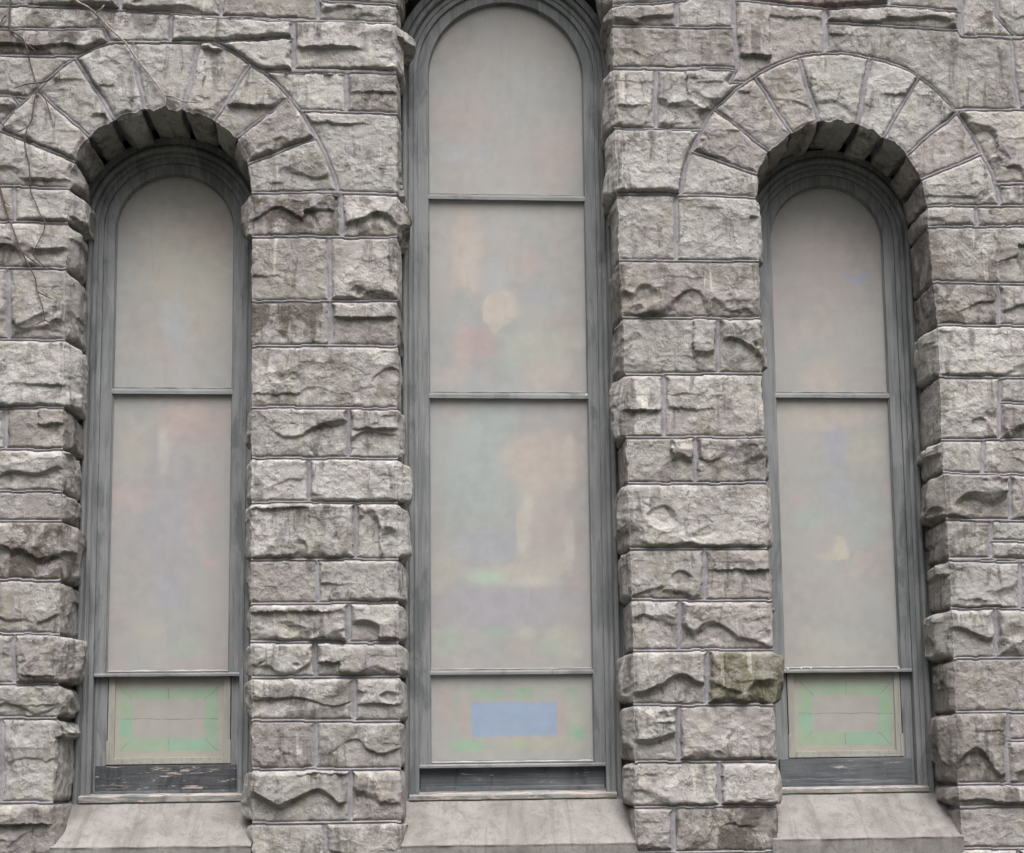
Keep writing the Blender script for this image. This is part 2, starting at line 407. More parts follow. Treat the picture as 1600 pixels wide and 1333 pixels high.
# ------------------------------------------------------------------ wall: the sheet
SP = .0036
def axis(lo, a, b, hi):
    core = np.arange(a, b+SP, SP); out = [core]; s = SP; x = a; left = []
    while x > lo: s = min(s*1.04, .014); x -= s; left.append(x)
    s = SP; x = core[-1]; right = []
    while x < hi: s = min(s*1.04, .014); x += s; right.append(x)
    return np.array(left[::-1]+list(core)+right)
x0, x1 = min(wx(0, 0), wx(0, 1333)), max(wx(1600, 0), wx(1600, 1333))
z0, z1 = min(wz(0, 1333), wz(1600, 1333)), max(wz(0, 0), wz(1600, 0))
AX = axis(x0-1.3, x0-.03, x1+.03, x1+1.3); AZ = axis(-.02, z0-.03, z1+.03, z1+1.5)
GX, GZ = np.meshgrid(AX, AZ)                    # rows = z
sx = np.gradient(AX)[None, :]; sz = np.gradient(AZ)[:, None]
spl = np.sqrt(sx*sz)
wX = GX+.0045*fbm(GX*7, GZ*7, 3, 3); wZ = GZ+.0040*fbm(GX*6, GZ*6, 9, 3)
PX, PY = toPx(wX, wZ)
def inside(px, py, poly):
    r = np.zeros(px.shape, bool); n = len(poly)
    for k in range(n):
        (ax, ay), (bx, by) = poly[k], poly[(k+1) % n]
        if ay == by: continue
        c = ((ay > py) != (by > py)) & (px < (bx-ax)*(py-ay)/(by-ay)+ax); r ^= c
    return r
LAB = np.full(GX.shape, -1, np.int32)
# generic coursing beyond the traced stones
rowh = .21; ri = np.floor((wZ+.03)/rowh); so_ = hsh(ri.astype(np.int64), ri.astype(np.int64)*0, 5)*.4
ci = np.floor((wX+so_)/.46)
gid = (ri.astype(np.int64)*97+ci.astype(np.int64)+5000)
uq, inv = np.unique(gid, return_inverse=True)
LAB = inv.reshape(GX.shape).astype(np.int32); NG = len(uq)
for i, (part, poly, kw) in enumerate(ST):
    xs = [p[0] for p in poly]; ys = [p[1] for p in poly]
    m = (PX >= min(xs)) & (PX <= max(xs)) & (PY >= min(ys)) & (PY <= max(ys))
    rr = np.where(m.any(1))[0]; cc = np.where(m.any(0))[0]
    if not len(rr): continue
    sl = (slice(rr[0], rr[-1]+1), slice(cc[0], cc[-1]+1))
    ins = inside(PX[sl], PY[sl], poly)
    LAB[sl][ins] = NG+i
NL = NG+len(ST)
part_of = np.array(['G']*NG+[s[0] for s in ST])
def sattr(key, d=0.): return np.array([d]*NG+[s[2].get(key, d) for s in ST], float)
rough = sattr('rough', 1.0); moss = sattr('moss'); stain = sattr('stain'); iron = sattr('iron'); proud = sattr('proud'); flute = sattr('flute'); vous = sattr('vous')
r1 = rng.random(NL); r2 = rng.random(NL); r3 = rng.random(NL); r4 = rng.random(NL)
rough = rough*(.45+.8*r3)
SPEC = {}
def spec(px, py, **kw):
    for i in range(len(ST)-1, -1, -1):
        if inside(np.array([float(px)]), np.array([float(py)]), ST[i][1])[0]:
            L = NG+i
            if 'rough' in kw: rough[L] = kw['rough']
            if 'tone' in kw: r1[L] = kw['tone']
            if 'brown' in kw: r2[L] = kw['brown']
            if 'h' in kw: r4[L] = kw['h']
            if 'stain' in kw: stain[L] = kw['stain']
            break
for a in ((470,335,2.1),(575,335,2.0),(455,505,1.9),(560,505,1.3),(500,590,1.3),(450,675,1.5),(595,675,1.5),(480,1090,1.9),(560,1165,1.8),(440,1240,1.8),(470,1310,1.7),
          (40,240,.5),(40,380,1.2),(50,470,1.4),(50,580,.3),(50,670,1.6),(50,735,1.7),(50,790,.5),(50,860,2.0),(50,945,1.4),(60,1190,.9),(50,1090,1.4),
          (600,70,.6),(480,140,.5),(580,145,1.3),(560,240,.5),(470,270,.9),(1010,255,.25),(1000,350,1.3),(1120,355,.2),(1080,450,1.0),(1040,540,.9),(1150,540,1.8),(1100,630,1.3),(1000,640,1.0),
          (1030,720,1.7),(1150,720,1.5),(1090,800,.7),(1040,900,1.2),(1140,1050,1.4),(1040,1060,1.9),(1020,1145,1.2),(1140,1145,.5),(1050,1225,.6),(1170,1225,.4),(1130,1300,1.6),(1020,1300,.6),
          (1040,75,1.8),(1050,150,1.2),(990,150,.9),(1215,60,.8),(1400,100,.9),(1540,20,2.0),(1520,330,.5),(1520,400,2.0),(1500,475,2.0),(1520,550,.4),(1510,640,.9),(1500,780,.9),(1510,845,1.6),
          (1530,910,.7),(1520,990,1.6),(1530,1070,1.8),(1530,1170,1.9),(1540,1240,.8),(1540,1300,1.0),(60,60,1.8),(200,40,1.8),(1320,140,.3),(1440,200,.3),(1470,260,.5),(1500,290,.4),
          (400,150,.4),(340,130,.8),(260,120,.7),(170,130,.8),(110,180,1.0),(70,220,.6),(1140,270,.4),(1400,150,1.4)):
    spec(a[0], a[1], rough=a[2])
for a in ((1010,255,.9,.2),(1120,355,1.,.2),(1080,450,.3,.9),(260,120,1.,.1),(170,130,1.,.1),(560,240,1.,.3),(50,580,.8,.2),(50,860,.2,.9),(1130,1300,.0,.9),(1530,1170,.3,.9),(1530,1070,.3,.95),(1320,140,1.,.1),(1440,200,1.,.2),(1400,150,.9,.2),(1130,1145,.2,.8)):
    spec(a[0], a[1], tone=a[2], brown=a[3])
for a in ((470,335,.9),(575,335,.9),(50,860,1.2),(1150,540,.8),(1530,1170,1.2),(1040,1060,1.3),(1130,1145,.4),(440,1240,1.1)):
    spec(a[0], a[1], h=a[2])
for x, y, v in ((470,335,1.),(575,335,.8),(455,505,1.),(500,590,.45),(50,860,1.),(60,60,.9),(200,40,.7),(50,380,.4),(1080,450,.5),(1150,540,.6),(1500,475,1.),(1520,400,.6),(1540,20,.9),(1500,130,.5),(1040,75,.5),
                (1130,1300,1.),(1530,1170,.6),(480,1090,.6),(470,1310,.3),(450,830,.5),(1030,720,.5),(1150,720,.6),(1000,640,.7),(1140,900,.4),(1500,780,.4),(1510,845,.6),(560,1165,.4),(450,675,.35),(580,145,.4),(50,580,.15),(1400,100,.4),(1050,1060,.35),(40,1090,.3)):
    spec(x, y, stain=v)


# distance to the nearest joint, in grid steps (vertical joints are pointed wider)
def chamfer(lab, n=22):
    D = np.full(lab.shape, 99.0, np.float32)
    e = lab[:, 1:] != lab[:, :-1]; D[:, 1:][e] = .5; D[:, :-1][e] = .5
    e = lab[1:] != lab[:-1]; D[1:][e] = .5; D[:-1][e] = .5
    for _ in range(n):
        for dy, dx, c in ((0,1,1.),(1,0,1.),(1,1,1.414),(1,-1,1.414),(1,2,2.236),(2,1,2.236),(1,-2,2.236),(2,-1,2.236)):
            if dx >= 0:
                a = (slice(dy, None), slice(dx, None)); b = (slice(0, D.shape[0]-dy), slice(0, D.shape[1]-dx))
            else:
                a = (slice(dy, None), slice(0, D.shape[1]+dx)); b = (slice(0, D.shape[0]-dy), slice(-dx, None))
            np.minimum(D[a], D[b]+c, out=D[a]); np.minimum(D[b], D[a]+c, out=D[b])
    return D
ds = chamfer(LAB)
DIST = np.minimum(ds, 60)*spl
# joint direction: vertical joints wider
gy, gx = np.gradient(np.minimum(ds, 12)); 
def blur(a, n):
    for _ in range(n):
        b = a.copy(); b[1:-1] = (a[:-2]+2*a[1:-1]+a[2:])/4; a = b.copy(); a[:, 1:-1] = (b[:, :-2]+2*b[:, 1:-1]+b[:, 2:])/4
    return a
_ax, _ay = blur(np.abs(gx), 10), blur(np.abs(gy), 10); vert = _ax/(_ax+_ay+1e-6)

# signed distance to the openings
def seg_near(px, pz, A):
    """nearest point of polyline A (n,2) for points"""
    best = np.full(px.shape, 1e9); bx = np.zeros(px.shape); bz = np.zeros(px.shape)
    for (ax, az), (cx, cz) in zip(A[:-1], A[1:]):
        vx, vz = cx-ax, cz-az; L = vx*vx+vz*vz
        t = np.clip(((px-ax)*vx+(pz-az)*vz)/L, 0, 1); qx = ax+t*vx; qz = az+t*vz
        d = (px-qx)**2+(pz-qz)**2; m = d < best
        best[m] = d[m]; bx[m] = qx[m]; bz[m] = qz[m]
    return np.sqrt(best), bx, bz
def resample(A, step):
    A = np.asarray(A, float); L = np.r_[0, np.cumsum(np.hypot(*np.diff(A, axis=0).T))]
    s = np.linspace(0, L[-1], int(L[-1]/step)+1)
    return np.stack([np.interp(s, L, A[:, 0]), np.interp(s, L, A[:, 1])], 1), s
OW = {}
for k, pts in OPEN.items():
    A = np.array([(wx(*p), wz(*p)) for p in pts]); R_, s = resample(A, .006)
    for _ in range(12): R_[1:-1] = (R_[:-2]+2*R_[1:-1]+R_[2:])/4
    R_[:, 0] += .0046*fbm(R_[:, 1]*19, R_[:, 0]*5, 31, 4, .6); ac = sm(.80, .97, (R_[:, 1]-R_[:, 1].min())/(R_[:, 1].max()-R_[:, 1].min())); R_[:, 1] += (.0035+.0085*ac)*fbm(R_[:, 0]*17, R_[:, 1]*5, 37, 4, .6)
    OW[k] = R_
SD = np.full(GX.shape, 9.0); INS = np.zeros(GX.shape, bool); SNX = GX.copy(); SNZ = GZ.copy()
for k, A in OW.items():
    m = (GX > A[:, 0].min()-.1) & (GX < A[:, 0].max()+.1) & (GZ > A[:, 1].min()-.1) & (GZ < A[:, 1].max()+.1)
    rr = np.where(m.any(1))[0]; cc = np.where(m.any(0))[0]; sl = (slice(rr[0], rr[-1]+1), slice(cc[0], cc[-1]+1))
    ii = inside(GX[sl], GZ[sl], [tuple(p) for p in A])
    px, pz = GX[sl], GZ[sl]
    coarse = A[::8] if len(A) % 8 == 1 else np.vstack([A[::8], A[-1:]])
    d0, _, _ = seg_near(px, pz, coarse); near = d0 < .05
    dn, bx, bz = seg_near(px[near], pz[near], A)
    d = d0.copy(); d[near] = dn
    SD[sl] = np.minimum(SD[sl], d)
    INS[sl] |= ii
    snap = np.zeros(px.shape, bool); snap[near] = True
    nx_ = px.copy(); nz_ = pz.copy(); nx_[near] = bx; nz_[near] = bz
    s2 = ii & near & (d < 1.45*SP)
    SNX[sl][s2] = nx_[s2]; SNZ[sl][s2] = nz_[s2]
KEEP = ~INS | (SD < 1.45*SP)

# rock face
zc = np.zeros(NL); zr = np.full(NL, .1)
flat = LAB.ravel(); cnt = np.bincount(flat, minlength=NL); cnt[cnt == 0] = 1
zc = np.bincount(flat, GZ.ravel(), minlength=NL)/cnt; xc = np.bincount(flat, GX.ravel(), minlength=NL)/cnt
zr = np.sqrt(np.maximum(np.bincount(flat, ((GZ-zc[LAB])**2).ravel(), minlength=NL)/cnt, 1e-4))*1.73
vv = (GZ-zc[LAB])/zr[LAB]                          # -1 bottom .. 1 top of the stone
def rockface(x, z, lab, v, e, k=0, lo=1.0):
    """height over the drafted margin; e = distance from the joint"""
    ox = x+r1[lab]*31; oz = z+r2[lab]*29
    wxn = ox+.007*fbm(ox*19, oz*19, 41+k, 3, .6); wzn = oz+.006*fbm(ox*17, oz*17, 47+k, 3, .6)
    rg = rough[lab]
    H0 = (.014+.022*r4[lab])*np.where(vous[lab] > 0, .85, 1.)+proud[lab]
    # most faces split along broad planes, some in upright flutes
    fl = flute[lab] > 0; up = (r2[lab] > .84) | fl
    ax = np.where(fl, 20., np.where(up, 13., 5.2+3.2*r3[lab])); az = np.where(fl, 4., np.where(up, 7., 9.5))
    big = scallop(wxn*ax, wzn*az, 60+k, .85, .9, 1.0)+.10
    small = scallop(wxn*ax*2.7+2*big, wzn*az*2.3, 80+k, 1.0, .4, .9)
    facet2 = scallop(wxn*17, wzn*21, 150+k, .5, .9, .7)
    facet = scallop(wxn*3.6, wzn*5.5, 140+k, .38, .8, .7)
    plate = H0-.007+.024*(facet-.12)+.003*noise(ox*6, oz*6, 20+k)+(.07*(xc[lab]-x)*(r3[lab]-.5))*(k == 0)+.004*v*(r1[lab]-.35)
    low = sm(.30, -.6, v+.7*noise(ox*6, oz*3, 27+k))
    carve = H0+.024+.052*(big-.42)-(.044*rg*low*lo)-.006*sm(.030, .0, e)
    # rows of small conchoidal chips along the foot, and spalls all round the edges
    tq = 13+9*r4[lab]
    toe = scallop(wxn*tq, wzn*tq*1.15, 160+k, 1.0, .45, .9)
    carve = np.minimum(carve, H0-.004+(.30/tq)*(toe-.25)*2.2+.040*sm(-.50, .15, v+.55*noise(ox*9, oz*3, 28+k))+.007*(1-np.minimum(rg, 1)))
    per = scallop(wxn*33, wzn*30, 170+k, 1.0, .5, .9)
    wpe = .012+.020*sm(-.2, .4, noise(ox*7, oz*7, 29+k))
    carve = np.minimum(carve, H0-.003+.024*(per-.20)+.032*sm(.5, 1.9, e/wpe))
    sp = scallop(wxn*19, wzn*24, 180+k, .9, .6, .9)
    carve = np.minimum(carve, H0+.001+.030*(sp-.2)+.05*sm(.12, -.22, noise(ox*4.5+3, oz*5.5, 33+k)+.14*(rg-1)))
    h = np.minimum(plate, carve)
    hit = sm(-.001, .004, plate-carve)
    h = h-.0120*rg*hit*np.maximum(.48-small, 0)+.002*(small-.45)*hit+.0030*(facet2-.3)
    # chipped flats: thin flakes missing from the plane
    fk = noise(wxn*9+1.2*noise(ox*13, oz*13, 4+k), wzn*14+1.8*noise(ox*11, oz*11, 5+k), 101+k)
    h = h+.0010*noise(ox*42, oz*50, 90+k)+.0016*noise(ox*17, oz*19, 91+k)
    edge = 1-np.exp(-(e/((.0042+.0050*r3[lab])*(1+.8*noise(ox*22, oz*22, 131+k))))**1.2)
    edge2 = sm(0, .006, e)
    h = np.maximum(h, .0045+.002*noise(ox*30, oz*30, 110+k))
    return h*edge+.002*edge2
jn = .0012*fbm(GX*25, GZ*25, 15, 3)
jw = .0057+.0034*sm(.50, .75, vert)+jn
e = np.maximum(DIST-jw, 0)
HT = rockface(GX, GZ, LAB, vv, e)
HT = HT*(.45+.55*sm(0, .016, SD))
mort = DIST < jw
bead = (.0070-.0035*sm(.5, .75, vert))*np.sqrt(np.clip(1-(DIST/(.0052+.0012*sm(.5, .75, vert)))**2, 0, 1))
hm = -.0010+bead+.0008*fbm(GX*60, GZ*60, 19, 3)
HT = np.where(mort, hm, HT)
HT[INS & ~(SD < 1.45*SP)] = 0

XX = SNX+0*HT; ZZ = SNZ-.25*np.maximum(HT-.012, 0)*sm(.0, .02, SD)*0
YY = -HT
nz, nx = GX.shape
idx = np.arange(nz*nx).reshape(nz, nx)
ck = KEEP[:-1, :-1] & KEEP[1:, :-1] & KEEP[:-1, 1:] & KEEP[1:, 1:] & ~(INS[:-1, :-1] & INS[1:, :-1] & INS[:-1, 1:] & INS[1:, 1:])
Q_all = np.stack([idx[:-1, :-1], idx[:-1, 1:], idx[1:, 1:], idx[1:, :-1]], -1)[ck]
cl = LAB[:-1, :-1][ck]
cm = (mort[:-1, :-1] | mort[1:, 1:] | mort[:-1, 1:] | mort[1:, :-1])[ck]
V_all = np.stack([XX, YY, ZZ], -1).reshape(-1, 3)

# reveals and soffits: strips that turn the corner of each opening
DR = .235
from_strips = []                                 # verts, quads, label per quad, mortar flag
def hsample(x, z):
    i = np.clip(np.searchsorted(AX, x), 1, nx-1); j = np.clip(np.searchsorted(AZ, z), 1, nz-1)
    i = np.where(x-AX[i-1] < AX[i]-x, i-1, i); j = np.where(z-AZ[j-1] < AZ[j]-z, j-1, j)
    return i, j
base = len(V_all); SV = [V_all]; SQ = [Q_all]; SL = [cl]; SM = [cm]
for kk, (key, A) in enumerate(OW.items()):
    A2, s = resample(A, .0040)
    T = np.gradient(A2, axis=0); T /= np.linalg.norm(T, axis=1)[:, None]
    T2 = T.copy()
    for _ in range(25): T2[1:-1] = (T2[:-2]+2*T2[1:-1]+T2[2:])/4
    T2 /= np.linalg.norm(T2, axis=1)[:, None]
    Nn = np.stack([T2[:, 1], -T2[:, 0]], 1)        # inward (path runs up the left jamb, over, down the right)
    i, j = hsample(A2[:, 0]-Nn[:, 0]*.010, A2[:, 1]-Nn[:, 1]*.010); lab = LAB[j, i]
    i0_, j0_ = hsample(A2[:, 0]-Nn[:, 0]*.001, A2[:, 1]-Nn[:, 1]*.001); h0 = HT[j0_, i0_]
    ch = np.where(lab[1:] != lab[:-1])[0]; js = (s[ch]+s[ch+1])/2
    dj = np.abs(s[:, None]-js[None, :]).min(1); near = np.abs(s[:, None]-js[None, :]).argmin(1)
    tt = np.r_[0, .0012, .003, np.linspace(.006, DR, 52)]
    S, Tt = np.meshgrid(s, tt); Lb = np.broadcast_to(lab, S.shape); Dj = np.broadcast_to(dj, S.shape)
    # joints wander a little with depth
    Djw = np.maximum(Dj+.004*noise(S*9, Tt*18, 7+kk)-.001, 0)
    jw2 = .0055+.0015*noise(S*30, Tt*30, 8)+np.where(vous[Lb] > 0, .0055+.003*noise(S*14, Tt*20, 9), 0)*sm(.0, .05, Tt)
    ee = np.maximum(Djw-jw2, 0)
    # position of this point along its stone, -1..1
    seg = np.searchsorted(js, s); a_ = np.r_[s[0], js][seg]; b_ = np.r_[js, s[-1]][seg]
    v = np.broadcast_to((s-(a_+b_)/2)/np.maximum((b_-a_)/2, .01), S.shape)
    right = np.broadcast_to(s > s[-1]/2, S.shape); v = np.where(right, -v, v)
    hk = rockface(Tt*1.0+7*kk, np.where(right, -S, S)+3*kk, Lb, v, np.maximum(ee, 0), 200+kk*11, .55)
    vs = vous[Lb]
    grow = sm(.0, .075, Tt)*(1-.45*sm(.15, DR, Tt))
    gap = (1-np.exp(-(ee/np.where(vs > 0, .010, .012))))
    bul = (hk*(.9+.9*r1[Lb])*(.4+.6*grow)+(.0+.012*r4[Lb])*grow*gap*np.where(vs > 0, .3, 1.0))*sm(0, .010, Tt)
    bul = bul+np.where(vs > 0, (.022*(r3[Lb]-.35))*grow*gap, 0)
    mo = Djw < jw2
    bul = np.where(mo, -.004*sm(0, .02, Tt)-np.where(vs > 0, .030, .008)*sm(.01, .06, Tt), bul)
    A3 = A2.copy()
    for _ in range(150): A3[1:-1] = (A3[:-2]+2*A3[1:-1]+A3[2:])/4
    fd = sm(0, .035, Tt)
    Xs = A2[None, :, 0]*(1-fd)+A3[None, :, 0]*fd+Nn[None, :, 0]*bul; Zs = A2[None, :, 1]*(1-fd)+A3[None, :, 1]*fd+Nn[None, :, 1]*bul
    Ys = -h0[None, :]*(1-sm(0, .01, Tt))+Tt
    vv_ = np.stack([Xs, Ys, Zs], -1); n0, n1 = S.shape
    id2 = np.arange(n0*n1).reshape(n0, n1)+base
    q = np.stack([id2[:-1, :-1], id2[1:, :-1], id2[1:, 1:], id2[:-1, 1:]], -1).reshape(-1, 4)
    # tie the first row to the front sheet with its own depth, no gap
    SV.append(vv_.reshape(-1, 3)); SQ.append(q)
    SL.append(Lb[:-1, :-1].reshape(-1)); SM.append((mo[:-1, :-1] | mo[1:, 1:]).reshape(-1)); base += n0*n1
V_all = np.vstack(SV); Q_all = np.vstack(SQ); cl = np.concatenate(SL); cm = np.concatenate(SM)

wall = setp(empty('stone_wall', (float((x0+x1)/2), 0, 0)), 'grey rock-faced sandstone church wall with round arches over three tall windows', 'wall')
ppart = part_of[cl]
def wallpart(name, sel, mats, parent, label=None):
    q = Q_all[sel]
    if not len(q): return None
    u, inv_ = np.unique(q, return_inverse=True)
    L = cl[sel]
    o = npmesh(name, V_all[u], inv_.reshape(q.shape), mats, parent, True, None,
               dict(r1=r1[L], r2=r2[L], moss=moss[L], iron=iron[L], stain=stain[L]))
    if label: o['label'] = label
    return o
wallpart('mortar_joint', cm, M_MORTAR, wall)
for pk, lb in (('A', 'pier of rock-faced blocks left of the first narrow window'), ('B', 'pier between the first narrow window and the tall middle window'),
               ('C', 'pier with one mossy green block between the middle and right windows'), ('D', 'pier of rock-faced blocks right of the last window')):
    wallpart('pier', (ppart == pk) & ~cm, M_STONE, wall, lb)
wallpart('upper_masonry', ((ppart == 'U') | (ppart == 'G')) & ~cm, M_STONE, wall)
wallpart('lower_masonry', (ppart == 'W') & ~cm, M_STONE, wall)
for vk, lb, c in (('VL', 'arch of pale voussoirs over the left window', (251, 319)), ('VM', 'arch over the tall middle window', (788, 8)),
                  ('VR', 'arch of pale voussoirs over the right window', (1309, 333))):
    ar = empty('arch', (0, 0, 0)); ar['label'] = lb
    p = P(*c); ar.location = p; ar.parent = wall; ar.location = Vector(p)-wall.location
    for L in sorted(set(cl[ppart == vk])):
        o = wallpart('voussoir', (cl == L) & ~cm, M_STONE, None)
        if o is None: continue
        o.parent = ar; o.matrix_parent_inverse = Matrix.Translation(-Vector(p))
# solid core of the wall behind the facing, seen from nowhere but closing the light
def boxm(name, bxs, mats, parent=None, bevel=0, smooth=False):
    vs, qs = [], []
    for (a, b, c, d, e_, f) in bxs:
        k = len(vs)
        vs += [(a,c,e_),(b,c,e_),(b,d,e_),(a,d,e_),(a,c,f),(b,c,f),(b,d,f),(a,d,f)]
        qs += [(k,k+3,k+2,k+1),(k+4,k+5,k+6,k+7),(k,k+1,k+5,k+4),(k+1,k+2,k+6,k+5),(k+2,k+3,k+7,k+6),(k+3,k,k+4,k+7)]
    o = npmesh(name, vs, qs, mats, parent, smooth)
    if bevel:
        md = o.modifiers.new('b', 'BEVEL'); md.width = bevel; md.segments = 2; md.limit_method = 'ANGLE'
    return o
XL, XR, ZT = AX[0], AX[-1], AZ[-1]
boxm('rear_wythe', [(XL, XR, .60, .75, 0, ZT), (XL, XL+.12, .02, .60, 0, ZT), (XR-.12, XR, .02, .60, 0, ZT), (XL+.12, XR-.12, .02, .60, ZT-.12, ZT)], M_STONE, wall)

# ------------------------------------------------------------------ windows
GLZ = .264
def sweep(name, cx, g, zcn, zb, prof, m, parent, n=44, smooth=True, hwf=None):
    """profile of (offset outwards from the glass, depth) run up the left, round the arch and down the right"""
    rows = []
    for o, y in prof:
        r = g+o
        left = [(cx-r, y, z) for z in np.linspace(zb, zcn, 60)]
        ar = [(cx-r*math.cos(a), y, zcn+r*math.sin(a)) for a in np.linspace(0, math.pi, n)[1:-1]]
        rgt = [(cx+r, y, z) for z in np.linspace(zcn, zb, 60)]
        rows.append(left+ar+rgt)
    Vv = np.array(rows); a, b = Vv.shape[:2]
    # hand-planed timber: slight wander
    t = np.arange(b)
    Vv[:, :, 1] += .0007*noise(Vv[:, :, 2]*4, np.full((a, b), 3.3)*1.0, 5)
    ix = np.arange(a*b).reshape(a, b)
    q = np.stack([ix[:-1, :-1], ix[1:, :-1], ix[1:, 1:], ix[:-1, 1:]], -1).reshape(-1, 4)
    o = npmesh(name, Vv.reshape(-1, 3), q, m, parent, smooth)
    if smooth:
        md = o.modifiers.new('e', 'EDGE_SPLIT'); md.split_angle = math.radians(28)
    return o
def half_round(o0, o1, y, h, n=6):
    c = (o0+o1)/2; r = (o1-o0)/2
    return [(c-r*math.cos(t), y-h*math.sin(t)) for t in np.linspace(0, math.pi, n)]
def arch_sheet(name, cx, g, zcn, zb, zt, y, m, parent, step=.012, colf=None):
    """flat sheet of glass with an arched head, from zb up to zt (or the arch)"""
    zs = np.linspace(zb, zt, max(3, int((zt-zb)/step)+1)); u = np.linspace(-1, 1, max(3, int(2*g/step)+1))
    Vv = []
    for z in zs:
        hw = g if z <= zcn else math.sqrt(max(g*g-(z-zcn)**2, 1e-6))
        Vv.append([(cx+hw*t, y, z) for t in u])
    Vv = np.array(Vv); a, b = Vv.shape[:2]; ix = np.arange(a*b).reshape(a, b)
    q = np.stack([ix[:-1, :-1], ix[:-1, 1:], ix[1:, 1:], ix[1:, :-1]], -1).reshape(-1, 4)
    vc = None
    if colf is not None: vc = colf(Vv.reshape(-1, 3))
    return npmesh(name, Vv.reshape(-1, 3), q, m, parent, True, None, None, vc)
def poly_d(px, py, poly): return inside(px, py, poly)
def painter(base_fn, blobs):
    def f(Vv):
        x, y, z = Vv[:, 0], Vv[:, 1], Vv[:, 2]
        px, py = toPx(x, z, y)
        c = np.tile(np.array(base_fn), (len(x), 1))
        n1 = fbm(x*5, z*3.2, 61, 3); n2 = fbm(x*4+5, z*3, 71, 3); n3 = fbm(x*7, z*6, 91, 2)
        c = c+n1[:, None]*np.array([.05, .01, .0])+n2[:, None]*np.array([-.02, .02, .02])+n3[:, None]*.02
        for b in blobs:
            kind, col_, a = b[0], np.array(b[1]), b[2]
            if kind == 'e':
                cx, cy, rx, ry, soft = b[3:]
                ang = 0
                d = np.sqrt(((px-cx)/rx)**2+((py-cy)/ry)**2)+.12*fbm(px*.03, py*.03, int(cx), 2)
                k = .85*a*(1-sm(1-soft, 1+soft, d))
            else:
                k = a*inside(px+1.5*noise(px*.05, py*.05, 4), py+1.5*noise(px*.05, py*.05, 6), b[3]).astype(float)
            c = c*(1-k[:, None])+col_*k[:, None]
        return np.c_[np.clip(c, .01, .95), np.ones(len(x))]
    return f
WH, PK, BL, GR, BU, SK, VI = (.85,.80,.70), (.60,.36,.33), (.30,.45,.72), (.32,.60,.38), (.62,.56,.40), (.78,.60,.48), (.42,.40,.56)
GY = (.42,.46,.46)
